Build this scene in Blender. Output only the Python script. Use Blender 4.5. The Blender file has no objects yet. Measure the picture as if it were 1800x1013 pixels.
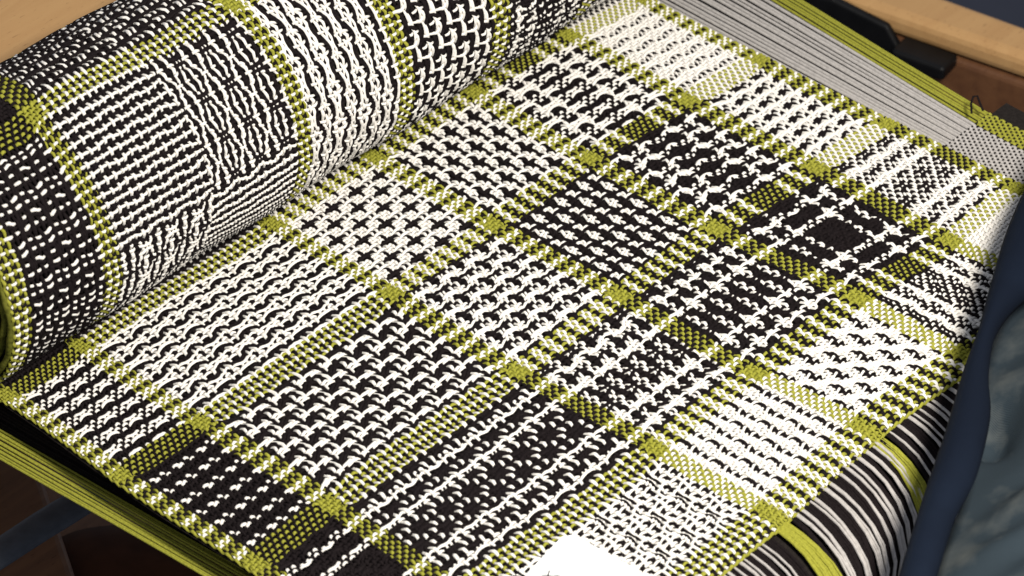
import bpy, math, random
import numpy as np
from mathutils import Vector, Matrix
rng = np.random.default_rng(7)
random.seed(7)
CM = 0.01                                   # everything below is laid out in centimetres
SC = bpy.context.scene
# ------------------------------------------------------------------ camera
FPX, TILT, YAW, DIST = 7000.0, 0.8938, 0.8241, 100.0
OX, OY = -12.65, -4.396
cy_, sy_ = math.cos(YAW), math.sin(YAW)
ct_, st_ = math.cos(TILT), math.sin(TILT)
AIM = Vector((-cy_*OX - sy_*OY, sy_*OX - cy_*OY, 0.0))
RIGHT = Vector((cy_, -sy_, 0)); FWD = Vector((sy_, cy_, 0))
BACK = (-FWD*st_ + Vector((0, 0, ct_))); UP = (FWD*ct_ + Vector((0, 0, st_)))
camd = bpy.data.cameras.new('camera'); cam = bpy.data.objects.new('camera', camd)
SC.collection.objects.link(cam); SC.camera = cam
CAMPOS = AIM + BACK*DIST
M = Matrix((RIGHT, UP, BACK)).transposed().to_4x4(); M.translation = CAMPOS*CM
cam.matrix_world = M
camd.sensor_width = 36.0; camd.lens = 36.0*FPX/1800.0
camd.clip_start = 0.02; camd.clip_end = 50
camd.dof.use_dof = True; camd.dof.focus_distance = 1.0; camd.dof.aperture_fstop = 30.0

def unproj(px, py, z=0.0):
    """the point at height z (cm) seen at pixel px,py of the 1800x1013 photograph"""
    d = RIGHT*((px-900)/FPX) + UP*((506.5-py)/FPX) - BACK
    return CAMPOS + d*((z-CAMPOS.z)/d.z)

# ------------------------------------------------------------------ light
world = bpy.data.worlds.new('World'); SC.world = world; world.use_nodes = True
bg = world.node_tree.nodes['Background']
bg.inputs['Color'].default_value = (0.80, 0.86, 1.0, 1); bg.inputs['Strength'].default_value = 0.34
def area(name, loc, target, size, power, col):
    l = bpy.data.lights.new(name, 'AREA'); l.shape = 'DISK'; l.size = size*CM; l.energy = power; l.color = col
    o = bpy.data.objects.new(name, l); SC.collection.objects.link(o)
    o.location = Vector(loc)*CM
    o.rotation_euler = (Vector(loc)-Vector(target)).to_track_quat('Z', 'Y').to_euler()
    return o
area('key_lamp', (0, -45, 50), (11, -10, 0), 10, 6.3, (1.0, 0.955, 0.875))
SC.view_settings.view_transform = 'Standard'; SC.view_settings.look = 'None'
SC.view_settings.exposure = 0.0; SC.view_settings.gamma = 1.0
SC.cycles.max_bounces = 4

# ------------------------------------------------------------------ materials
def mat(name, col, rough=0.85, nscale=600.0, namt=0.18, bump=0.25, spec=0.2, sheen=0.0, col2=None, twist=None):
    m = bpy.data.materials.new(name); m.use_nodes = True
    nt = m.node_tree; n = nt.nodes; l = nt.links
    b = n['Principled BSDF']; b.inputs['Roughness'].default_value = rough
    b.inputs['Specular IOR Level'].default_value = spec
    if sheen: b.inputs['Sheen Weight'].default_value = sheen
    tc = n.new('ShaderNodeTexCoord'); no = n.new('ShaderNodeTexNoise')
    no.inputs['Scale'].default_value = nscale; no.inputs['Detail'].default_value = 4
    l.new(tc.outputs['Object'], no.inputs['Vector'])
    mx = n.new('ShaderNodeMix'); mx.data_type = 'RGBA'
    c2 = col2 or tuple(c*(1-namt*2) for c in col)
    mx.inputs['A'].default_value = (*c2, 1); mx.inputs['B'].default_value = (*col, 1)
    rp = n.new('ShaderNodeValToRGB'); rp.color_ramp.elements[0].position = 0.32; rp.color_ramp.elements[1].position = 0.62
    l.new(no.outputs['Fac'], rp.inputs['Fac']); l.new(rp.outputs['Color'], mx.inputs['Factor'])
    l.new(mx.outputs['Result'], b.inputs['Base Color'])
    if bump:
        bp = n.new('ShaderNodeBump'); bp.inputs['Strength'].default_value = bump; bp.inputs['Distance'].default_value = 0.0004
        l.new(no.outputs['Fac'], bp.inputs['Height']); l.new(bp.outputs['Normal'], b.inputs['Normal'])
    return m
M_BLACK = mat('black_yarn', (0.014, 0.0105, 0.011), 0.85, 1600, 0.2, 0.5, 0.04)
M_WHITE = mat('white_yarn', (0.84, 0.80, 0.74), 0.9, 1800, 0.05, 0.45, 0.1)
M_GREEN = mat('green_yarn', (0.335, 0.328, 0.045), 0.85, 1500, 0.13, 0.5, 0.08)
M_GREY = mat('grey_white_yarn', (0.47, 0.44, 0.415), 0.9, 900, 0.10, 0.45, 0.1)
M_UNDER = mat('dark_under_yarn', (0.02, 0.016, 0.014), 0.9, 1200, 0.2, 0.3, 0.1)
YARN = [M_BLACK, M_WHITE, M_GREEN]

# ------------------------------------------------------------------ object helpers
def link(o, parent=None, label=None, cat=None, group=None, kind=None):
    SC.collection.objects.link(o)
    if parent is not None:
        o.parent = parent; o.matrix_parent_inverse = Matrix.Translation(-parent.location)
    if label: o['label'] = label
    if cat: o['category'] = cat
    if group: o['group'] = group
    if kind: o['kind'] = kind
    return o
def empty(name, loc, label, cat, group=None):
    o = bpy.data.objects.new(name, None); o.location = Vector(loc)*CM
    o.empty_display_size = 0.01
    return link(o, None, label, cat, group)
def mesh_np(name, verts, quads, mats, mi=None, smooth=True):
    """verts (n,3) in cm, quads (m,4)"""
    me = bpy.data.meshes.new(name)
    nv, nf = len(verts), len(quads)
    me.vertices.add(nv); me.vertices.foreach_set('co', (np.asarray(verts, np.float64)*CM).ravel().astype(np.float32))
    me.loops.add(nf*4); me.loops.foreach_set('vertex_index', np.asarray(quads, np.int32).ravel())
    me.polygons.add(nf); me.polygons.foreach_set('loop_start', np.arange(nf, dtype=np.int32)*4)
    me.polygons.foreach_set('use_smooth', np.full(nf, smooth))
    for m in mats: me.materials.append(m)
    if mi is not None: me.polygons.foreach_set('material_index', np.asarray(mi, np.int32))
    me.update(calc_edges=True)
    return me

# ------------------------------------------------------------------ the draft: colour sequences and structure
SEQ = {'u': 'DL'*28, 'D': 'D'*24, 'W': 'DL'*14+'LD'*14, 'a': 'LLLD'*7+'LL', 'b': 'DD'+'LLDD'*7,
       'c': 'DDDLLDDDLLDDDDDDDDDDLLDDDLLDDD', 'L': 'L'*24}
def build_axis(types):
    """types: list of cell types between green lines -> colour index array, segment index array, local index, type list"""
    col, seg, loc = [], [], []
    k = 0
    for t in types:
        if t == 'G':
            col += [2]*5; seg += [k]*5; loc += list(range(5))
        elif t == 'H':
            col += [2]*3; seg += [k]*3; loc += list(range(3))
        else:
            s = SEQ[t] if t in 'ksgh' else SEQ[t][:-1]; col += [{'D': 0, 'L': 1}[c] for c in s]; seg += [k]*len(s); loc += list(range(len(s)))
        k += 1
    return np.array(col), np.array(seg), np.array(loc), types
S_B = np.array([[1,1,1,1,0,1,0,0],[0,1,1,1,1,0,1,0],[1,1,1,0,0,1,1,0],[0,1,1,1,0,0,1,1]], bool)
S_B = np.vstack([S_B, np.roll(S_B, 4, 1)])
yy8, xx8 = np.mgrid[0:8, 0:8]
S_A = ((xx8+yy8) % 2 == 0)
for y in (0, 2): S_A[y, [1, 3]] = True
for y in (4, 6): S_A[y, [5, 7]] = True
S_W = ((xx8+yy8) % 2 == 0)
for y in (0, 2): S_W[y, [1, 3]] = True
for y in (5, 7): S_W[y, [6, 0]] = True
# where floats let the yarns draw together into a star: (x, y, strength) in the 8-thread repeat
STARS = {('W','w'): [(3,2,.38),(7,6,.38)], ('u','a'): [(6,5,.42),(2,7.5,-.2)], ('a','w'): [(5,6,.42),(3,2,-.25)], ('u','b'): [(2,.5,-.3),(6,4.5,-.3),(6,2.5,.3)],
         ('c','w'): [(3,2,.4),(7,6,.4)], ('u','L'): [(1,2,.5)], ('a','L'): [(1,5,.45),(5,1,.45)],
         ('a','a'): [(3,3,-.4),(7,7,-.4),(3,7,-.2),(7,3,-.2)], ('a','b'): [(3,.5,-.3),(7,4.5,-.3)], ('b','a'): [(.5,3,-.3),(4.5,7,-.3)], ('u','c'): [(2,1,.2)]}
S_BB = np.zeros((8, 8), bool)
for y in range(8):
    for x in range(8):
        lx, ly = x % 4 > 1, y % 4 > 1
        S_BB[y, x] = (x+y) % 2 == 0 if lx == ly else lx
for (y, x, v) in ((2,1,1),(3,4,1),(1,6,0),(4,7,0),(6,5,1),(7,0,1),(5,2,0),(0,3,0)): S_BB[y, x] = bool(v)
S_AB = np.zeros((8, 8), bool)
for y in range(8):
    for x in range(8):
        lx, ly = x % 4 < 3, y % 4 > 1
        S_AB[y, x] = (x+y) % 2 == 0 if lx == ly else lx
for (y, x, v) in ((1,0,0),(4,2,0),(2,7,1),(3,3,1),(0,5,0), (5,4,0),(0,6,0),(6,3,1),(7,7,1),(4,1,0),(2,3,1),(6,7,1)): S_AB[y, x] = bool(v)
S_BA = np.zeros((8, 8), bool)                 # the same figure turned
for y in range(8):
    for x in range(8):
        lx, ly = x % 4 > 1, y % 4 < 3
        S_BA[y, x] = (x+y) % 2 == 0 if lx == ly else lx
for (y, x, v) in ((0,1,1),(2,4,1),(7,2,0),(3,3,0),(5,0,1), (4,5,1),(6,0,1),(3,6,0),(7,7,0),(1,4,1),(0,0,1),(4,4,1)): S_BA[y, x] = bool(v)
S_DB = ((xx8+yy8) % 2 == 0)
S_DB[2] = [0,1,1,0,0,1,0,0]; S_DB[3] = [0,0,1,1,0,0,1,0]
S_DB[6] = np.roll(S_DB[2], 4); S_DB[7] = np.roll(S_DB[3], 4)
P4 = np.array([[0,1,1,1,0,1,0,1],[0,1,1,1,0,1,0,1],[0,1,0,0,0,1,1,0],[0,1,1,0,1,0,1,0],[0,1,0,1,0,1,1,1],[0,1,0,1,0,1,1,1],[0,1,1,0,0,0,1,0],[1,0,1,0,0,1,1,0]], bool)
S_DW = np.repeat(P4, 2, axis=0)
S_AA = ((xx8+yy8) % 2 == 0)
S_AA[3] = [0,1,1,1,1,1,0,1]; S_AA[7] = np.roll(S_AA[3], 4)
S_AA[:, 3] = [1,0,0,1,0,0,1,1]; S_AA[:, 7] = np.roll(S_AA[:, 3], 4)
S_WA = S_A.copy()
S_WA[3] = [1,1,1,1,1,0,0,1]; S_WA[7] = np.roll(S_WA[3], 4)
S_AL = ((xx8+yy8) % 2 == 0); S_AL[:, 3] = [0,0,0,1,0,1,0,1]; S_AL[:, 7] = np.roll(S_AL[:, 3], 4)
S_BL = ((xx8+yy8) % 2 == 0)
S_BL[:, 0] = [0,0,0,1,0,1,0,1]; S_BL[:, 1] = [1,0,0,0,1,0,1,0]; S_BL[:, 4] = np.roll(S_BL[:, 0], 4); S_BL[:, 5] = np.roll(S_BL[:, 1], 4)
def structure(ct, rt, x, y):
    """True where the weft lies on top; ct/rt the column and row type, x/y local thread numbers"""
    if 'G' in (ct, rt) or 'H' in (ct, rt): return (x+y) % 2 == 0
    if rt == 'L':
        if ct == 'L': return (x+y) % 2 == 0
        if ct == 'a': return S_AL[y % 8, x % 8]
        if ct == 'b': return S_BL[y % 8, x % 8]
        T = {'a': S_A, 'b': S_B, 'c': S_A, 'W': S_W, 'u': S_W, 'D': S_A}[ct]
        return ~T[x % 8, y % 8]
    if rt == 'D' and ct == 'W': return ~S_DW[x % 16, y % 8]
    if rt == 'D': return ~S_W[x % 8, y % 8]
    if rt == 'a' and ct == 'b': return S_BA[y % 8, x % 8]
    if rt == 'a' and ct in 'ab': return S_AA[y % 8, x % 8]
    if rt == 'b' and ct == 'b': return S_BB[y % 8, x % 8]
    if rt == 'b' and ct == 'D': return S_DB[y % 8, x % 8]
    if rt == 'w' and ct == 'D': return S_DW[y % 16, x % 8]
    if ct == 'u' and rt == 'a': return S_A[y % 8, x % 8]
    if ct == 'u' and rt == 'b': return S_B[y % 8, x % 8]
    if rt == 'w' and ct in 'ab':
        y2 = np.where(y < 28, y+1, y); T = S_A if ct == 'a' else S_B
        return ~T[x % 8, y2 % 8]
    T = {'a': S_A, 'b': S_B if ct in 'DLW' else S_A, 'c': S_A, 'W': S_W, 'w': S_W, 'D': S_A}[rt]
    return T[y % 8, x % 8]
# float spots in the 8-thread repeat: (x, y, reach x, reach y, colour shown, 'f' weft floats / 'p' warp floats / 'b' both)
SPOTS_V = [(3,2,2,1,0,'f'),(7,6,1,1,1,'f')]
SPOTS_U = []
SPOTS = {('c','w'): [(3,2,2,1,0,'f'),(7,6,2,1,0,'f')]}
S_UA = np.array([[1,1,1,0,1,1,1,0],[0,1,0,1,0,1,1,1],[1,0,1,1,1,0,1,1],[1,0,1,0,1,1,1,0],[1,1,1,1,0,1,0,0],[1,1,1,1,0,1,1,1],[1,1,1,0,0,1,0,1],[1,0,1,0,1,0,1,0]], bool)
S_UB = np.array([[1,0,1,1,1,1,1,1],[1,1,1,0,1,1,1,1],[1,1,1,0,1,1,1,0],[0,1,0,0,0,1,0,0],[1,0,1,0,1,1,1,0],[1,0,1,0,1,1,1,0],[0,0,0,1,0,0,0,1],[1,0,1,1,1,0,1,1]], bool)
S_BL[:, 0] = [0,0,1,0,1,1,1,1]; S_BL[:, 1] = [1,0,0,1,0,1,1,1]; S_BL[:, 4] = np.roll(S_BL[:, 0], 4); S_BL[:, 5] = np.roll(S_BL[:, 1], 4)
def draft(cols, rows):
    cc, cs, cl, ctp = cols; rc, rs, rl, rtp = rows
    W = np.zeros((len(rc), len(cc)), bool)
    for r in range(len(rtp)):
        ry = np.where(rs == r)[0]
        for c in range(len(ctp)):
            cx = np.where(cs == c)[0]
            X, Y = np.meshgrid(cl[cx], rl[ry])
            Sx = structure(ctp[c], rtp[r], X, Y)
            CX = np.broadcast_to(cc[cx][None, :], X.shape); CY = np.broadcast_to(rc[ry][:, None], X.shape)
            key = (ctp[c], rtp[r])
            if key in SPOTS or key == ('W', 'w'):
                if key[1] != 'L' and key != ('W', 'b'): Sx = (X+Y) % 2 == 0
                vz = (X >= 28) ^ (Y >= 28) if key == ('W', 'w') else None
                sets = [(SPOTS_V, vz), (SPOTS_U, ~vz)] if vz is not None else [(SPOTS[key], np.ones(X.shape, bool))]
                for lst, zone in sets:
                    for (sx, sy, rx, ry_, col, md) in lst:
                        dx = np.abs((X-sx+4) % 8-4); dy = np.abs((Y-sy+4) % 8-4)
                        m = (dx <= rx) & (dy <= ry_) & zone
                        if md in 'fb': Sx = np.where(m & (CY == col), True, Sx)
                        if md in 'pb': Sx = np.where(m & (CX == col) & (CY != col), False, Sx)
                        if md == 'r': Sx = np.where(m & (CX == col) & (dy != 0), False, Sx)
            W[np.ix_(ry, cx)] = Sx
    return W
def relax(T, n, lam, a, mu=0.03, iters=200, cg=None):
    """positions p[k, t] of parallel threads k along t; T[k,t] = the crossing thread changes side between k and k+1"""
    K, L = T.shape[0]+1, T.shape[1]
    Tp = np.pad(T, ((0, 0), (1, 1)), mode='edge'); Tb = 0.3*Tp[:, :-2]+0.4*Tp[:, 1:-1]+0.3*Tp[:, 2:]
    g = 1 + a*(Tb - T.mean())
    if cg is not None: g = g + cg[:, None]
    g = np.maximum(g, 0.25)
    base = np.arange(K)[:, None] + 0.0*np.ones((1, L)); p = base.copy()
    for _ in range(iters):
        num = mu*base.copy(); den = np.full((K, L), mu)
        num[:-1] += p[1:] - g; den[:-1] += 1
        num[1:] += p[:-1] + g; den[1:] += 1
        num[:, :-1] += lam*p[:, 1:]; den[:, :-1] += lam
        num[:, 1:] += lam*p[:, :-1]; den[:, 1:] += lam
        p = 0.35*p + 0.65*num/den
    return p

def weave(name_parent, cols, rows, mapper, wu=0.435, wv=0.455, K=3, amp=0.036, thick=0.038, a=1.7, su=0.109, sv=0.128, mats=YARN, parts=None, skip=None):
    cc, cs, cl, ctp = cols; rc, rs, rl, rtp = rows
    W = draft(cols, rows)                      # [j, i]
    J, I = W.shape
    def cgap(col):                             # yarns of one colour crowd together, a change of colour leaves a gap
        e = (col[1:] != col[:-1]).astype(float)
        return 0.55*(e-e.mean())
    pu = relax((W[:, 1:] != W[:, :-1]).T.astype(float), I, 0.3, a, cg=cgap(cc))      # [i, j]
    pv = relax((W[1:, :] != W[:-1, :]).astype(float), J, 0.3, a, cg=cgap(rc))        # [j, i]
    PU = pu.T + rng.normal(0, 0.010, W.shape); PV = pv + rng.normal(0, 0.010, W.shape)   # both [j, i]
    for c in range(len(ctp)):
        for r in range(len(rtp)):
            for (sx, sy, k_) in STARS.get((ctp[c], rtp[r]), ()):
                i0, i1 = np.where(cs == c)[0][[0, -1]]; j0, j1 = np.where(rs == r)[0][[0, -1]]
                for bx in range(-1, 9):
                    for by in range(-1, 9):
                        uc, vc = i0+bx*8+sx, j0+by*8+sy
                        if not (i0+0.5 < uc < i1-0.5 and j0+0.5 < vc < j1-0.5): continue
                        x0, x1, y0, y1 = max(int(uc)-6, 0), int(uc)+7, max(int(vc)-6, 0), int(vc)+7
                        A_, B_ = PU[y0:y1, x0:x1], PV[y0:y1, x0:x1]
                        g_ = np.exp(-(((A_-uc)/2.0)**2+((B_-vc)/2.0)**2)/1.6)*k_*rng.uniform(0.8, 1.1)
                        a2, b2 = A_-(A_-uc)*g_, B_-(B_-vc)*g_
                        PU[y0:y1, x0:x1] = a2; PV[y0:y1, x0:x1] = b2
    S = np.where(W, 1.0, -1.0)
    V_all, F_all, MI, SG = [], [], [], []
    off = 0
    cross = np.array([[-1.0, -0.15], [-0.62, 0.62], [0.0, 1.0], [0.62, 0.62], [1.0, -0.15]])
    for kind in ('warp', 'weft'):
        if kind == 'warp': A, B, H = PU.T, PV.T, -S.T     # [thread, along]
        else: A, B, H = PU, PV, S
        nt, na = A.shape
        # float strength : threads on a long float rise a little and spread
        Hs = H.copy()
        run = np.convolve(np.ones(3), np.ones(1))
        up = (H > 0).astype(float)
        nb = up.copy(); nb[:, 1:] += up[:, :-1]; nb[:, :-1] += up[:, 1:]
        nb = nb/3.0*up
        t = np.linspace(0, na-1, (na-1)*K+1); i0 = np.minimum(t.astype(int), na-2); f = t-i0
        fs = f*f*(3-2*f)
        def lerp(Q, w): return Q[:, i0]*(1-w) + Q[:, i0+1]*w
        a_, b_, h_, n_ = lerp(A, f), lerp(B, f), lerp(H, fs), lerp(nb, f)
        w_ = (wu if kind == 'warp' else wv)*(0.70+0.10*h_+0.26*n_)
        sp_ = lerp(np.clip(np.gradient(A, axis=0), 0.5, 1.8), f)     # a yarn spreads where it has room
        w_ = w_*np.clip(sp_, 0.8, 1.7)**0.8
        bl = (cc if kind == 'warp' else rc) == 0; w_ = w_*np.where(bl, 1.10, 0.97)[:, None]
        w_ = w_*(1+rng.normal(0, 0.02, w_.shape))*(1+rng.normal(0, 0.05, (nt, 1)))
        z_ = amp*h_ + 0.010*n_
        # tangent in the (u,v) plane for the cross direction
        du, dv = np.gradient(a_, axis=1)*su, np.gradient(b_, axis=1)*sv
        ln = np.hypot(du, dv)+1e-9
        nu, nv = dv/ln, -du/ln                      # unit, in cm
        ww = w_*(su if kind == 'warp' else sv)
        U = a_[..., None]*su + nu[..., None]*ww[..., None]*cross[:, 0]
        Vv = b_[..., None]*sv + nv[..., None]*ww[..., None]*cross[:, 0]
        Z = z_[..., None] + thick*cross[:, 1]*np.ones_like(U)
        P = mapper(U, Vv, Z)                        # (nt, nt_samples, 5, 3)
        nt_, ns = a_.shape
        idx = off + np.arange(nt_*ns*5).reshape(nt_, ns, 5)
        q = np.stack([idx[:, :-1, :-1], idx[:, 1:, :-1], idx[:, 1:, 1:], idx[:, :-1, 1:]], -1)   # (nt, ns-1, 4, 4)
        if kind == 'weft': q = q[..., ::-1]
        vis = np.maximum(h_[:, :-1], h_[:, 1:]) > -0.62
        vis = np.repeat(vis[..., None], 4, 2)
        colr = (cc if kind == 'warp' else rc)
        mi = np.broadcast_to(colr[:, None, None], vis.shape)
        mid = np.minimum(((t[:-1]+t[1:])/2+0.5).astype(int), na-1)
        if kind == 'warp': sg = cs[:, None]*1000 + rs[mid][None, :]
        else: sg = cs[mid][None, :]*1000 + rs[:, None]
        sg = np.broadcast_to(sg[..., None], vis.shape)
        V_all.append(P.reshape(-1, 3)); F_all.append(q[vis]); MI.append(mi[vis]); SG.append(sg[vis])
        off += nt_*ns*5
    Vx = np.concatenate(V_all); Fx = np.concatenate(F_all); mi = np.concatenate(MI); sg = np.concatenate(SG)
    order = np.argsort(sg, kind='stable'); Fx, mi, sg = Fx[order], mi[order], sg[order]
    keys, st = np.unique(sg, return_index=True); st = list(st)+[len(sg)]
    for k, key in enumerate(keys):
        c, r = divmod(int(key), 1000)
        F = Fx[st[k]:st[k+1]]; m_ = mi[st[k]:st[k+1]]
        vid, inv = np.unique(F, return_inverse=True)
        g1, g2 = ctp[c] in 'GH', rtp[r] in 'GH'
        nm = parts or ('green_square' if g1 and g2 else 'border_strip' if g1 or g2 else 'pattern_square')
        me = mesh_np(nm, Vx[vid], inv.reshape(F.shape), mats, m_)
        link(bpy.data.objects.new(nm, me), name_parent)
    return W

# ------------------------------------------------------------------ the flat cloth : measured positions of the green squares
SU, SV = 0.1089, 0.1283
COLS = ['G', 'D', 'G', 'u', 'G', 'a', 'G', 'b', 'G', 'c', 'G', 'L', 'G']
UC = {0: 0, 1: 28, 2: 88, 3: 122, 4: 156, 5: 190, 6: 218}
VC = {0: 0, 1: 34, 2: 68, 3: 102, 4: 130}
PIX = {(0, 0): (12, 700), (0, 1): (205, 840), (0, 2): (450, 1000), (1, 0): (145, 610), (1, 1): (355, 745), (1, 2): (585, 890), (1, 3): (812, 1048),
       (2, 0): (478, 400), (2, 1): (685, 520), (2, 2): (907, 660), (2, 3): (1150, 795), (2, 4): (1345, 905),
       (3, 0): (655, 283), (3, 1): (865, 402), (3, 2): (1088, 525), (3, 3): (1322, 660), (3, 4): (1508, 755),
       (4, 0): (830, 165), (4, 1): (1032, 283), (4, 2): (1255, 408), (4, 3): (1506, 530), (4, 4): (1690, 627),
       (5, 0): (1000, 68), (5, 1): (1205, 182), (5, 2): (1433, 302), (5, 3): (1672, 430),
       (6, 0): (1128, 0), (6, 1): (1335, 108), (6, 2): (1563, 220), (6, 3): (1785, 335)}
pu_, pv_, qx, qy = [], [], [], []
for (c, r), (x, y) in PIX.items():
    w = unproj(x, y, 0.0); pu_.append(UC[c]*SU); pv_.append(VC[r]*SV); qx.append(w.x); qy.append(w.y)
pu_, pv_, qx, qy = map(np.array, (pu_, pv_, qx, qy))
def basis(u, v): 
    u = u/12.0-1; v = v/8.0-1
    return np.stack([np.ones_like(u), u, v, u*v, u*u, v*v, u*u*v, u*v*v, u**3, v**3], -1)
BB = basis(pu_, pv_)
cX = np.linalg.solve(BB.T@BB+1e-3*np.eye(10), BB.T@qx); cY = np.linalg.solve(BB.T@BB+1e-3*np.eye(10), BB.T@qy)
rX, rY = qx-BB@cX, qy-BB@cY
print('node residual cm', np.abs(rX).max(), np.abs(rY).max())
def flat_xy(U, V):
    Bv = basis(U, V); X = Bv@cX; Y = Bv@cY
    # local correction towards the measured squares
    num = 0; nuy = 0; den = 0.15
    for k in range(len(pu_)):
        w = np.exp(-((U-pu_[k])**2+(V-pv_[k])**2)/(2*1.6**2)); num = num+w*rX[k]; nuy = nuy+w*rY[k]; den = den+w
    return X+num/den, Y+nuy/den
def map_flat(U, V, Z):
    U = U-2*SU; V = V-2*SV-N_BACK*SV
    X, Y = flat_xy(U, V)
    z = Z + 0.05*np.sin(X*0.9+Y*0.35)*np.sin(Y*0.6-0.5) 
    edge = np.clip((V-132*SV)/0.5, 0, 1)
    z = z-0.18*edge**2
    return np.stack([X, Y, z+0.06], -1)
cloth = empty('woven_cloth', (12, -8, 0), 'black, white and green woven cloth of patterned squares, rolled up at its far end', 'woven cloth')
N_BACK = 16
SEQ['k'] = 'D'*16
rowsF = build_axis(['k', 'G', 'a', 'G', 'b', 'G', 'c', 'G', 'L', 'G', 'H'])
_st = structure
def structure(ct, rt, x, y):
    if ct == 'k' or rt == 'k': return (x+y) % 2 == 0
    return _st(ct, rt, x, y)
colsF = build_axis(COLS); colsR = build_axis([('W' if t == 'u' else t) for t in COLS])
weave(cloth, colsF, rowsF, map_flat, su=SU, sv=SV)

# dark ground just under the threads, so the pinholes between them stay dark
def sheet(name, f, nu, nv, material, parent, **kw):
    g = np.array([[f(a/nu, b/nv) for b in range(nv+1)] for a in range(nu+1)])
    idx = np.arange((nu+1)*(nv+1)).reshape(nu+1, nv+1)
    q = np.stack([idx[:-1, :-1], idx[1:, :-1], idx[1:, 1:], idx[:-1, 1:]], -1).reshape(-1, 4)
    o = bpy.data.objects.new(name, mesh_np(name, g.reshape(-1, 3), q, [material]))
    return link(o, parent, **kw)
def fback(s, t):
    U = np.array(-2.1*SU+s*222.2*SU); V = np.array(-15*SV+t*148*SV)
    X, Y = flat_xy(U, V); z = 0.05*np.sin(X*0.9+Y*0.35)*np.sin(Y*0.6-0.5); e = np.clip((V-132*SV)/0.5, 0, 1)
    return (float(X), float(Y), float(z-0.18*e*e-0.03))
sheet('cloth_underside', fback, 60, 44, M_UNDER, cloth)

# ------------------------------------------------------------------ the roll
RY0, RSL, RR0, RRS = 1.8383, -0.0056, 3.34, -0.0134
TH_G = math.radians(163.0)                       # where the green line lies on the roll
SEQ['w'] = 'LD'*14+'DL'*14
rowsR = build_axis(['c', 'G', 'D', 'G', 'w', 'G'])        # from the back of the roll over the top to the bottom
JR = len(rowsR[0]); NG = 30+4+24+2               # thread number of the green line centre
def roll_point(X, th, Z):
    r = RR0+RRS*X; Yc = RY0+RSL*X
    wob = 0.035*np.sin(X*1.3+th*3)
    rr = r+Z+wob-0.03
    return np.stack([X, Yc-rr*np.sin(th), r-rr*np.cos(th)+0.04], -1)
def map_roll(U, V, Z):
    U = U-2*SU; v = V/SV-NG+0.5
    th = TH_G-v*SV/3.22
    X = U*0.985+0.02+0.02*np.sin(th*2.0)
    # where columns drift a little along the roll
    return roll_point(X, th, Z)
weave(cloth, colsR, rowsR, map_roll, su=SU, sv=SV)
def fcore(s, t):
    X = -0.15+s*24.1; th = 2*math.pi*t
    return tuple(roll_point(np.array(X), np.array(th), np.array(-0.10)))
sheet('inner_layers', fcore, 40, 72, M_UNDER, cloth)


# edges of the wound layers inside the near end of the roll
def ring(name, X, rad, w, material, parent, cX=None, n=72, jit=0.02, cyc=1.84, czc=3.34):
    vs, qs = [], []
    m = 8
    for a in range(n):
        th = 2*math.pi*a/n; rr = rad*(1+jit*math.sin(th*3+rad*5))
        for b in range(m):
            ph = 2*math.pi*b/m
            r2 = rr+w*math.cos(ph); x2 = X+w*1.2*math.sin(ph)+0.03*math.sin(th*17)
            vs.append((x2, cyc-r2*math.sin(th), czc-r2*math.cos(th)))
    for a in range(n):
        for b in range(m):
            qs.append((a*m+b, a*m+(b+1) % m, ((a+1) % n)*m+(b+1) % m, ((a+1) % n)*m+b))
    return link(bpy.data.objects.new(name, mesh_np(name, vs, qs, [material])), parent)
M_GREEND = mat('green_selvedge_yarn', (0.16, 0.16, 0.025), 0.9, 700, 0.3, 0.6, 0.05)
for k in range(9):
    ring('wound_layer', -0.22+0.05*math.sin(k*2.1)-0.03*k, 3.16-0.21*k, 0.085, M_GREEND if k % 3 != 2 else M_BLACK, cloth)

# ------------------------------------------------------------------ single yarns as round-topped strands
CR = [(-1.0, -0.4), (-0.72, 0.55), (0.0, 1.0), (0.72, 0.55), (1.0, -0.4)]
def strands(paths, rads):
    vs, qs = [], []
    for P, r in zip(paths, rads):
        P = np.asarray(P, float); T = np.gradient(P, axis=0); T /= np.linalg.norm(T, axis=1)[:, None]
        side = np.cross(T, np.array([0, 0, 1.0])); 
        side = np.where(np.abs(T[:, 2:3]) > 0.995, np.array([[-1.0, 0, 0]]), side); side /= np.linalg.norm(side, axis=1)[:, None]+1e-9
        if side[:, 0].mean() > 0: side = -side
        nrm = np.cross(side, T); 
        if nrm[0, 2] < 0: nrm = -nrm
        o = len(vs); n = len(P)
        for a in range(n):
            for cx_, cz_ in CR: vs.append(P[a]+side[a]*cx_*r+nrm[a]*cz_*r)
        for a in range(n-1):
            for b in range(4): qs.append((o+a*5+b, o+a*5+b+1, o+(a+1)*5+b+1, o+(a+1)*5+b))
    return vs, qs

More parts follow.
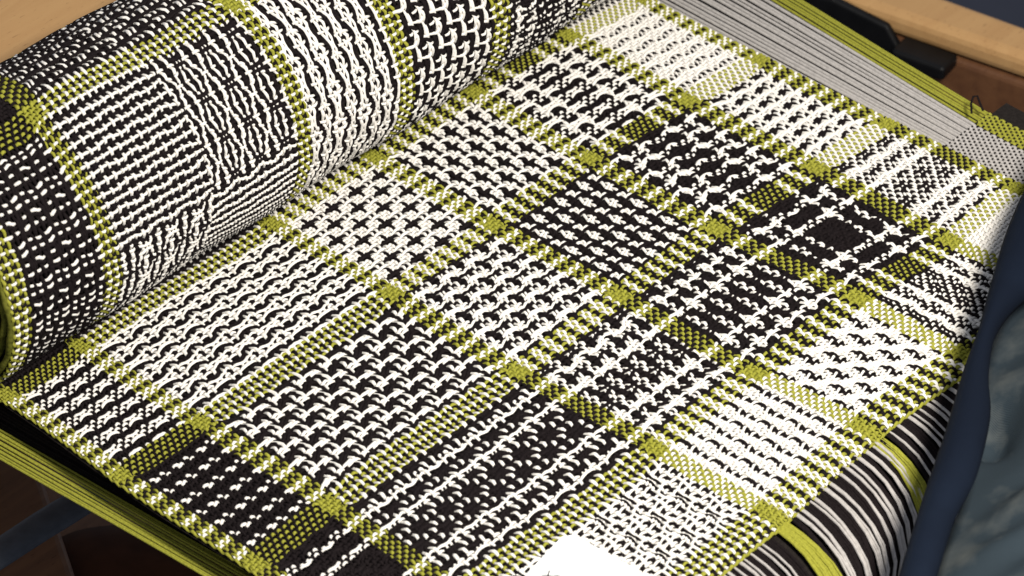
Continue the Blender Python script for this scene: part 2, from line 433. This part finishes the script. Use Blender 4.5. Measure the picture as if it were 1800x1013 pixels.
# hanging end of the cloth : bunched warp yarns falling over the front beam
def drape_path(u, s_, lat):
    X0, Y0 = flat_xy(np.array(u*SU), np.array(132.6*SV)); X0 = float(X0); Y0 = float(Y0)
    A = 2.7+0.02*max(0, 122-u); B_ = 1.5
    L1 = A*1.25
    ph = min(s_/L1, 1.0)*math.pi/2
    y = Y0-A*math.sin(ph); z = -0.06-B_*(1-math.cos(ph))
    if s_ > L1: z -= (s_-L1); y += 0.35*(s_-L1)
    return (X0+lat-0.12*min(s_, 4.5)**2, y, z)
runs = []
def add_runs(u0, spec):
    u = u0
    for ch, n in spec:
        runs.append((u, ch, n)); u += n
    return u
rr_ = random.Random(3)
u = 22.0
u = add_runs(u, [('D', 3), ('L', 2), ('D', 4), ('L', 2), ('D', 3), ('L', 3), ('D', 2), ('L', 1.5), ('D', 4), ('L', 2), ('D', 3), ('L', 2.5), ('D', 3), ('L', 2), ('D', 4), ('L', 2.5), ('D', 3), ('L', 2), ('D', 3), ('L', 2), ('D', 4), ('L', 2)])
u = add_runs(u, [('D', 84-u)] if u < 84 else [])
u = add_runs(85.0, [('G', 6.0), ('D', 1.2), ('L', 3.2), ('D', 2.2), ('L', 2.4), ('D', 2.4), ('L', 3.4), ('D', 2.6), ('L', 1.0), ('D', 1.4), ('L', 2.6), ('D', 1.3), ('L', 1.4), ('D', 1.2), ('L', 1.5), ('D', 1.2), ('L', 2.2), ('D', 1.0)])
u = add_runs(u, [('D', 0.8), ('L', 119.2-u-0.8)])
u = add_runs(119.4, [('G', 5.6), ('D', 3.6), ('L', 1.2), ('D', 2.4), ('L', 2.6), ('D', 3.4), ('L', 2.8), ('D', 4.4), ('L', 1.6), ('D', 3.4), ('L', 2.4), ('D', 5.0), ('L', 1.4), ('D', 3.2), ('L', 2.0), ('D', 5), ('L', 1.5), ('D', 4), ('L', 1.5), ('D', 4)])
svals = [0, 0.3, 0.6, 1, 1.5, 2, 2.6, 3.2, 3.8, 4.4, 5, 5.6, 6.2, 6.8, 7.6, 8.6, 10]
fine = []
for (u0, ch, n) in runs:                      # thin dark yarns split the wider pale bands
    if ch == 'L' and n >= 1.9:
        c_ = n*rr_.uniform(0.35, 0.62); fine += [(u0, 'L', c_-0.22), (u0+c_-0.22, 'D', 0.44), (u0+c_+0.22, 'L', n-c_-0.22)]
    elif ch == 'D' and n >= 3:
        c_ = n*rr_.uniform(0.35, 0.62); fine += [(u0, 'D', c_-0.3), (u0+c_-0.3, 'L', 0.5), (u0+c_+0.2, 'D', n-c_-0.2)]
    else: fine.append((u0, ch, n))
for (u0, ch, n) in fine:
    k = max(1, int(round(n*1.6))); paths, rads = [], []
    ph0 = rr_.uniform(0, 6.28)
    for q in range(k):
        uu = u0+(q+0.5)*n/k; pts = []
        for s_ in svals:
            spread = min(1.0, 0.55+s_*0.22) if ch != 'D' else 1.0
            uc = u0+n/2+(uu-u0-n/2)*spread
            lat = 0.05*math.sin(s_*0.9+ph0)*min(1, s_*0.5)
            x, y, z = drape_path(uc, s_, lat)
            if ch == 'D': z -= 0.07*min(1, s_); y += 0.05*min(1, s_*0.4)
            pts.append((x, y, z+0.03*math.sin(s_*2.3+q*1.7)*min(1, s_)))
        paths.append(pts); rads.append((0.031 if ch != 'D' else 0.045)*rr_.uniform(0.88, 1.1))
    vs, qs = strands(paths, rads)
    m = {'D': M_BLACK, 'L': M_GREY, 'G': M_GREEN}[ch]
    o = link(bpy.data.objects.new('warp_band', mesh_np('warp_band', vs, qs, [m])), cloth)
def fdr(s, t):
    x, y, z = drape_path(15+s*150, t*10.0, 0.0); return (x, y+0.16, z-0.16)
sheet('drape_dark_backing', fdr, 60, 24, M_UNDER, cloth)  # dark sheet added behind the strands so their gaps look black

# ------------------------------------------------------------------ the loom's own warp, lower down, seen at both sides of the cloth
loomw = empty('loom_warp', (0, -8, -1.2), 'stretched green, grey and black warp threads running under both sides of the cloth', 'warp threads')
def line_pts(pa, pb, z, t0, t1):
    a = unproj(*pa, z); b = unproj(*pb, z); return a+(b-a)*t0, a+(b-a)*t1
ZL = -0.9
a0, a1 = line_pts((0, 806), (361, 1013), ZL, -0.25, 1.35)      # outer edge of the left bundle
b0, b1 = line_pts((0, 755), (430, 1002), ZL, -0.25, 1.35)      # inner edge of the green
NG_ = 11
def thread_obj(p, q, r, m, sag=0.0, n=10):
    pts = []
    for k in range(n+1):
        t = k/n; v = p+(q-p)*t
        pts.append((v.x+0.008*math.sin(t*9+r*900), v.y, v.z-sag*math.sin(math.pi*t)))
    vs, qs = strands([pts], [r]); link(bpy.data.objects.new('warp_thread', mesh_np('warp_thread', vs, qs, [m])), loomw)
for k in range(NG_):
    t = k/(NG_-1); jz = Vector((rr_.uniform(-.012, .012), 0, rr_.uniform(-0.05, 0.03)))
    thread_obj(a0.lerp(b0, t)+jz, a1.lerp(b1, t)+jz, 0.027 if k % 3 else 0.031, M_GREEN)
for k in range(14):
    e0 = b0+(b0-a0)/(NG_-1)*(k+1)*1.0; e1 = b1+(b1-a1)/(NG_-1)*(k+1)
    jz = Vector((0, 0, -0.10-rr_.uniform(0, 0.12)))
    thread_obj(e0+jz, e1+jz, 0.045, M_UNDER if k % 4 else M_BLACK)
ZR = -0.35
c0, c1 = line_pts((1190, 0), (1662, 258), ZR, -0.3, 1.0)       # inner edge (cloth side)
d0, d1 = line_pts((1355, 0), (1716, 218), ZR, -0.3, 1.0)       # grey / green boundary
e0, e1 = line_pts((1414, 0), (1757, 208), ZR, -0.3, 1.0)       # outer edge
NW = 12
for k in range(-3, NW):
    t = (k+0.3)/NW; jz = Vector((0, 0, rr_.uniform(-0.02, 0.02)))
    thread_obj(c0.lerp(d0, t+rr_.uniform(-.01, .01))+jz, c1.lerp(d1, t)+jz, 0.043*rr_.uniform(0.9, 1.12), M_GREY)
for k in range(6):
    t = (k+0.5)/6; jz = Vector((0, 0, rr_.uniform(-0.03, 0.02)))
    thread_obj(d0.lerp(e0, t)+jz, d1.lerp(e1, t)+jz, 0.034, M_GREEN)
def fblk(s, t):
    p = c0.lerp(e0, s*1.02-0.15); q = c1.lerp(e1, s*1.02-0.15); v = p.lerp(q, t); return (v.x, v.y, v.z-0.16)
sheet('warp_dark_backing', fblk, 4, 8, M_UNDER, loomw)  # dark sheet added beneath so gaps between the warp threads stay black
# freshly woven part of that warp
SEQ['s'] = 'L'*16; SEQ['g'] = 'L'*16; SEQ['h'] = 'L'*8
colsS = build_axis(['g', 's', 'h']); colsS[0][:16] = 2; colsS[0][32:] = 2
rowsS = build_axis(['D', 'D', 'D'])
du_ = (d1-c1)/16.0
dirv = (c1-c0).normalized()
def map_strip(U, V, Z):
    u_ = U/0.11-16; v_ = V
    X = c1.x+du_.x*u_+dirv.x*v_; Y = c1.y+du_.y*u_+dirv.y*v_
    return np.stack([X, Y, np.zeros_like(X)+ZR+Z*0.8], -1)
_s2 = structure
def structure(ct, rt, x, y): return (x+y) % 2 == 0
weave(loomw, colsS, rowsS, map_strip, wu=0.70, wv=0.36, su=0.11, sv=0.115, a=0.1, amp=0.02, mats=[M_BLACK, M_GREY, M_GREEN], parts='woven_edge')
structure = _s2
def fst(s, t):
    v = c1+du_*(-16+48*s)+dirv*(5.5*t); return (v.x, v.y, ZR-0.05)
sheet('woven_underside', fst, 2, 2, M_UNDER, loomw)

# ------------------------------------------------------------------ wood
def wood(name, c1_, c2_, rough=0.5, spec=0.3):
    m = bpy.data.materials.new(name); m.use_nodes = True; nt = m.node_tree; n = nt.nodes; l = nt.links
    b = n['Principled BSDF']; b.inputs['Roughness'].default_value = rough; b.inputs['Specular IOR Level'].default_value = spec
    tc = n.new('ShaderNodeTexCoord'); mp = n.new('ShaderNodeMapping'); mp.inputs['Scale'].default_value = (12, 110, 110)
    no = n.new('ShaderNodeTexNoise'); no.inputs['Scale'].default_value = 2.2; no.inputs['Detail'].default_value = 7; no.inputs['Distortion'].default_value = 0.6
    l.new(tc.outputs['Object'], mp.inputs['Vector']); l.new(mp.outputs['Vector'], no.inputs['Vector'])
    n2 = n.new('ShaderNodeTexNoise'); n2.inputs['Scale'].default_value = 3
    mp2 = n.new('ShaderNodeMapping'); mp2.inputs['Scale'].default_value = (90, 500, 500)
    l.new(tc.outputs['Object'], mp2.inputs['Vector']); l.new(mp2.outputs['Vector'], n2.inputs['Vector'])
    r1 = n.new('ShaderNodeValToRGB'); r1.color_ramp.elements[0].color = (*c2_, 1); r1.color_ramp.elements[1].color = (*c1_, 1)
    r1.color_ramp.elements[0].position = 0.25; r1.color_ramp.elements[1].position = 0.65
    l.new(no.outputs['Fac'], r1.inputs['Fac'])
    r2 = n.new('ShaderNodeValToRGB'); r2.color_ramp.elements[0].position = 0.27; r2.color_ramp.elements[0].color = (0.55, 0.5, 0.45, 1); r2.color_ramp.elements[1].position = 0.36
    l.new(n2.outputs['Fac'], r2.inputs['Fac'])
    mx = n.new('ShaderNodeMix'); mx.data_type = 'RGBA'; mx.blend_type = 'MULTIPLY'; mx.inputs['Factor'].default_value = 0.8
    l.new(r1.outputs['Color'], mx.inputs['A']); l.new(r2.outputs['Color'], mx.inputs['B'])
    l.new(mx.outputs['Result'], b.inputs['Base Color'])
    return m
M_WOOD = wood('beech_wood', (0.47, 0.275, 0.115), (0.42, 0.235, 0.095))
M_WOODSHADE = wood('shaded_rail_wood', (0.13, 0.058, 0.026), (0.09, 0.038, 0.018), 0.4)  # shade on the rail's inner face, put into a darker wood colour
M_BROWNW = wood('brown_wood', (0.24, 0.115, 0.055), (0.16, 0.075, 0.038))
M_BROWN = mat('brown_canvas', (0.10, 0.038, 0.018), 0.8, 60, 0.25, 0.2)
M_METAL_SHADOW = mat('black_metal_and_shadow', (0.004, 0.004, 0.0045), 0.45, 200, 0.2, 0.05, 0.25)  # metal of the catch, also the black of the shadow plate
M_STRAP = mat('slate_strap', (0.10, 0.11, 0.13), 0.6, 300, 0.1, 0.2)
def prism(name, top, depth, material, parent=None, bev=0.25, **kw):
    """a beam: four top corners (Vectors, cm) extruded down by depth, edges bevelled"""
    import bmesh
    bm = bmesh.new(); vt = [bm.verts.new(Vector(p)*CM) for p in top]; vb = [bm.verts.new((Vector(p)+Vector((0, 0, -depth)))*CM) for p in top]
    bm.faces.new(vt); bm.faces.new(vb[::-1]); n = len(vt)
    for k in range(n): bm.faces.new((vt[k], vb[k], vb[(k+1) % n], vt[(k+1) % n]))
    bmesh.ops.recalc_face_normals(bm, faces=bm.faces)
    if bev: bmesh.ops.bevel(bm, geom=list(bm.edges), offset=bev*CM, segments=3, profile=0.5, affect='EDGES')
    me = bpy.data.meshes.new(name); bm.to_mesh(me); bm.free(); me.materials.append(material)
    for p in me.polygons: p.use_smooth = False
    return link(bpy.data.objects.new(name, me), parent, **kw)
# back beam behind the roll
prism('wooden_beam', [(-30, 6.2, 3.0), (17.5, 6.2, 3.0), (17.5, 22, 3.0), (-30, 22, 3.0)], 5, M_WOOD, None,
      label='pale orange wooden beam behind the roll at the upper left', cat='beam')
# right side of the loom
sf = empty('side_rail', (34, -6, -6), 'wooden side rail of the loom, inner face coloured darker for shade, with a black metal catch, upper right', 'loom frame')
ZS = -5.0
p1 = unproj(1500, -2, ZS); p2 = unproj(1850, 118, ZS); q1 = unproj(1660, -14, ZS); q2 = unproj(1850, 66, ZS)
ext = (p1-p2)*0.8; ex2 = (p2-p1)*0.6
dz_ = Vector((0, 0, -0.9))
prism('rail_lit_top', [p1+ext, q1+ext, q2+ex2, p2+ex2], 0.85, M_WOOD, sf, 0.3)  # one rail in two colours: lit top pale, shaded body dark
prism('rail_shaded_body', [p1+ext+dz_, q1+ext+dz_, q2+ex2+dz_, p2+ex2+dz_], 9.0, M_WOODSHADE, sf, 0.2)
# black catch on the inner face of the rail
w_ = (p2-p1).normalized(); nrm_ = Vector((-w_.y, w_.x, 0)); 
if nrm_.x > 0: nrm_ = -nrm_
def on_rail(px, py, off=0.0):
    """point on the rail's inner face under pixel px,py, lifted off by off cm"""
    d = RIGHT*((px-900)/FPX)+UP*((506.5-py)/FPX)-BACK
    t = (p1-CAMPOS).dot(nrm_)/d.dot(nrm_); return CAMPOS+d*t+nrm_*off
def box_on_rail(name, pxs, th, m, parent, bev=0.12):
    import bmesh
    bm = bmesh.new(); A = [bm.verts.new(on_rail(x, y, -0.05)*CM) for x, y in pxs]; B = [bm.verts.new(on_rail(x, y, th)*CM) for x, y in pxs]
    n = len(A); bm.faces.new(A); bm.faces.new(B[::-1])
    for k in range(n): bm.faces.new((A[k], B[k], B[(k+1) % n], A[(k+1) % n]))
    bmesh.ops.recalc_face_normals(bm, faces=bm.faces); bmesh.ops.bevel(bm, geom=list(bm.edges), offset=bev*CM, segments=3, profile=0.5, affect='EDGES')
    me = bpy.data.meshes.new(name); bm.to_mesh(me); bm.free(); me.materials.append(m)
    return link(bpy.data.objects.new(name, me), parent)
box_on_rail('metal_catch', [(1590, 62), (1684, 96), (1682, 118), (1640, 108), (1596, 92)], 0.9, M_METAL_SHADOW, sf)
box_on_rail('shadow_plate', [(1330, -40), (1470, -8), (1565, 40), (1592, 88), (1560, 108), (1400, 40)], 0.25, M_METAL_SHADOW, sf)  # black plate standing in for the shadowed gap beside the rail
# thread loop standing above the green edge
def tube(name, pts, r, material, parent=None, n=8, **kw):
    P = [Vector(p) for p in pts]; vs, qs = [], []
    for k, p in enumerate(P):
        T = (P[min(k+1, len(P)-1)]-P[max(k-1, 0)]).normalized(); s1 = T.cross(BACK).normalized(); s2 = T.cross(s1).normalized()
        r_ = r[k] if isinstance(r, (list, tuple)) else r
        for b in range(n):
            a_ = 2*math.pi*b/n; vs.append(tuple(p+(s1*math.cos(a_)+s2*math.sin(a_))*r_))
    for k in range(len(P)-1):
        for b in range(n): qs.append((k*n+b, k*n+(b+1) % n, (k+1)*n+(b+1) % n, (k+1)*n+b))
    return link(bpy.data.objects.new(name, mesh_np(name, vs, qs, [material])), parent, **kw)
lp = [unproj(1708, 200, 0.0), unproj(1707, 182, 0.2), unproj(1711, 170, 0.3), unproj(1718, 169, 0.3), unproj(1722, 180, 0.2), unproj(1728, 195, 0.0)]
tube('thread_loop', lp, 0.03, M_BLACK, None, label='tiny loop of black thread sticking up at the green edge of the warp', cat='thread')
# lower left : side rail, strap and brown canvas under the warp
prism('lower_rail', [unproj(-200, 700, -9), unproj(30, 700, -9), unproj(150, 1060, -9), unproj(-160, 1100, -9)], 3, M_BROWNW, None,
      label='brown wooden rail below the green warp threads at the lower left', cat='rail')
def strip_sheet(name, left, right, z, material, thick=0.25, n=24, parent=None, bulge=0.0, **kw):
    """a thick flat band between two pixel poly-lines laid at height z"""
    def samp(L, t):
        f_ = t*(len(L)-1); k = min(int(f_), len(L)-2); f_ -= k
        p0 = Vector(L[max(k-1, 0)]); p1_ = Vector(L[k]); p2_ = Vector(L[k+1]); p3 = Vector(L[min(k+2, len(L)-1)])
        return 0.5*((2*p1_)+(p2_-p0)*f_+(2*p0-5*p1_+4*p2_-p3)*f_*f_+(-p0+3*p1_-3*p2_+p3)*f_**3)
    m_ = 12; vs, qs = [], []
    for a in range(n+1):
        l_ = samp(left, a/n); r_ = samp(right, a/n)
        L3 = unproj(l_.x, l_.y, z); R3 = unproj(r_.x, r_.y, z); c_ = (L3+R3)/2; h = (R3-L3)/2
        for b in range(m_):
            an = 2*math.pi*b/m_
            p = c_+h*math.cos(an)+Vector((0, 0, 1))*(thick+bulge*h.length)*math.sin(an)
            vs.append(tuple(p))
    for a in range(n):
        for b in range(m_): qs.append((a*m_+b, a*m_+(b+1) % m_, (a+1)*m_+(b+1) % m_, (a+1)*m_+b))
    return link(bpy.data.objects.new(name, mesh_np(name, vs, qs, [material])), parent, **kw)
prism('lower_board', [unproj(-150, 640, -14), unproj(700, 640, -14), unproj(700, 1150, -14), unproj(-150, 1150, -14)], 1, M_BROWNW, None,
      label='broad dark brown board at the very bottom, behind the slate strap', cat='board')
strip_sheet('slate_strap', [(-60, 985), (60, 905), (150, 850), (260, 770)], [(-60, 1040), (70, 955), (150, 905), (290, 815)], -6, M_STRAP,
            label='slate grey strap crossing below the green warp threads', cat='strap')
strip_sheet('brown_canvas', [(-80, 1012), (60, 968), (150, 930), (300, 925), (460, 960)], [(-60, 1120), (80, 1090), (200, 1080), (330, 1080), (430, 1090)], -10, M_BROWN, bulge=0.12,
            label='dark brown folded canvas lying under the loom at the lower left', cat='canvas')
# floor far below
M_FLOOR = mat('slate_floor', (0.075, 0.08, 0.105), 0.8, 8, 0.1, 0.0)
fl = bpy.data.objects.new('floor', mesh_np('floor', [(-150, -150, -70), (300, -150, -70), (300, 300, -70), (-150, 300, -70)], [(0, 1, 2, 3)], [M_FLOOR]))
link(fl, kind='structure')
# front beam the end of the cloth hangs over
M_BEAMD = wood('dark_beam_wood', (0.10, 0.045, 0.02), (0.07, 0.03, 0.014))
prism('front_beam', [(-12, -18.4, -1.0), (30, -18.4, -1.0), (30, -16.2, -1.0), (-12, -16.2, -1.0)], 6, M_BEAMD, None,
      label='dark wooden front beam under the hanging end of the cloth', cat='beam')

# ------------------------------------------------------------------ paper slip with a pen mark
M_PAPER = mat('white_paper', (0.88, 0.87, 0.85), 0.7, 200, 0.02, 0.0)
pz = 0.16
quad = [(988, 943), (1008, 940), (1122, 1002), (1180, 1060), (1040, 1130), (905, 1030)]
prism('paper_slip', [unproj(x, y, pz) for x, y in quad], 0.035, M_PAPER, None, 0.0, label='blank white paper slip lying on the cloth at the bottom edge', cat='paper')
tube('pen_mark', [unproj(966, 1003, pz+.02), unproj(964, 1009, pz+.02), unproj(963, 1016, pz+.02)], 0.012, M_BLACK, SC.objects['paper_slip'])
tube('pen_mark', [unproj(948, 1014, pz+.02), unproj(958, 1011, pz+.02), unproj(970, 1013, pz+.02), unproj(984, 1012, pz+.02)], 0.010, M_BLACK, SC.objects['paper_slip'])

# ------------------------------------------------------------------ person in denim at the right
def denim(name, c1_, c2_, sc=40):
    m = bpy.data.materials.new(name); m.use_nodes = True; nt = m.node_tree; n = nt.nodes; l = nt.links
    b = n['Principled BSDF']; b.inputs['Roughness'].default_value = 0.9; b.inputs['Specular IOR Level'].default_value = 0.1
    tc = n.new('ShaderNodeTexCoord'); no = n.new('ShaderNodeTexNoise'); no.inputs['Scale'].default_value = sc; no.inputs['Detail'].default_value = 5
    l.new(tc.outputs['Object'], no.inputs['Vector']); r = n.new('ShaderNodeValToRGB')
    r.color_ramp.elements[0].color = (*c1_, 1); r.color_ramp.elements[1].color = (*c2_, 1); r.color_ramp.elements[0].position = 0.45; r.color_ramp.elements[1].position = 0.72
    l.new(no.outputs['Fac'], r.inputs['Fac']); l.new(r.outputs['Color'], b.inputs['Base Color'])
    w = n.new('ShaderNodeTexWave'); w.inputs['Scale'].default_value = 900; l.new(tc.outputs['Object'], w.inputs['Vector'])
    bp = n.new('ShaderNodeBump'); bp.inputs['Strength'].default_value = 0.3; bp.inputs['Distance'].default_value = 0.0003; l.new(w.outputs['Fac'], bp.inputs['Height']); l.new(bp.outputs['Normal'], b.inputs['Normal'])
    return m
M_DEN = denim('faded_denim', (0.026, 0.037, 0.046), (0.10, 0.108, 0.104), 70)
M_NAVY_SHADE = denim('shaded_navy_denim', (0.004, 0.007, 0.015), (0.007, 0.012, 0.024), 30)  # shaded side of the jacket, its shade put into a navy colour
person = empty('person', unproj(1900, 700, 2), 'person in faded blue denim with its shaded side coloured dark navy, leaning over the right side', 'person')
ZP = 2.2
strip_sheet('navy_shaded_side', [(1905, 120), (1850, 240), (1800, 335), (1768, 410), (1741, 500), (1718, 585), (1692, 655), (1662, 757), (1632, 845), (1606, 926), (1580, 1010), (1550, 1110)],
            [(2080, 200), (2020, 330), (1960, 420), (1870, 480), (1795, 530), (1752, 585), (1738, 660), (1741, 735), (1716, 840), (1680, 910), (1650, 1005), (1620, 1110)],
            ZP, M_NAVY_SHADE, 0.3, 44, person, bulge=0.30)
# body : one lumpy continuous surface
vs, qs = [], []
NA, NB = 60, 40
Lp = [(1850, 250), (1800, 420), (1748, 560), (1722, 650), (1716, 750), (1690, 850), (1655, 930), (1630, 1010), (1600, 1130)]
def samp2(L, t):
    f_ = t*(len(L)-1); k = min(int(f_), len(L)-2); f_ -= k
    return (L[k][0]*(1-f_)+L[k+1][0]*f_, L[k][1]*(1-f_)+L[k+1][1]*f_)
for a in range(NA+1):
    x, y = samp2(Lp, a/NA)
    l3 = unproj(x, y, ZP-0.6)
    for b in range(NB+1):
        t = b/NB
        p = l3+RIGHT*(t*11.0)
        hgt = 2.9*math.sin(min(1, t*1.35)*math.pi/2) - 0.9
        fold = 0.30*math.sin(a*0.30+t*7)+0.20*math.sin(a*0.55-t*13+1)+0.14*math.sin(a*0.9+t*21)
        cre = -1.1*math.exp(-((a/NA-0.46)/0.045)**2-((t-0.05)/0.05)**2)
        p = p+Vector((0, 0, 1))*(hgt+fold*min(1, t*5)+cre)
        vs.append(tuple(p))
for a in range(NA):
    for b in range(NB):
        i = a*(NB+1)+b; qs.append((i, i+NB+1, i+NB+2, i+1))
o = link(bpy.data.objects.new('denim_jacket', mesh_np('denim_jacket', vs, qs, [M_DEN])), person)
sm = o.modifiers.new('thickness', 'SOLIDIFY'); sm.thickness = 0.004; sm.offset = -1
print('tris', sum(len(o.data.polygons)*2 for o in SC.objects if o.type == 'MESH'))
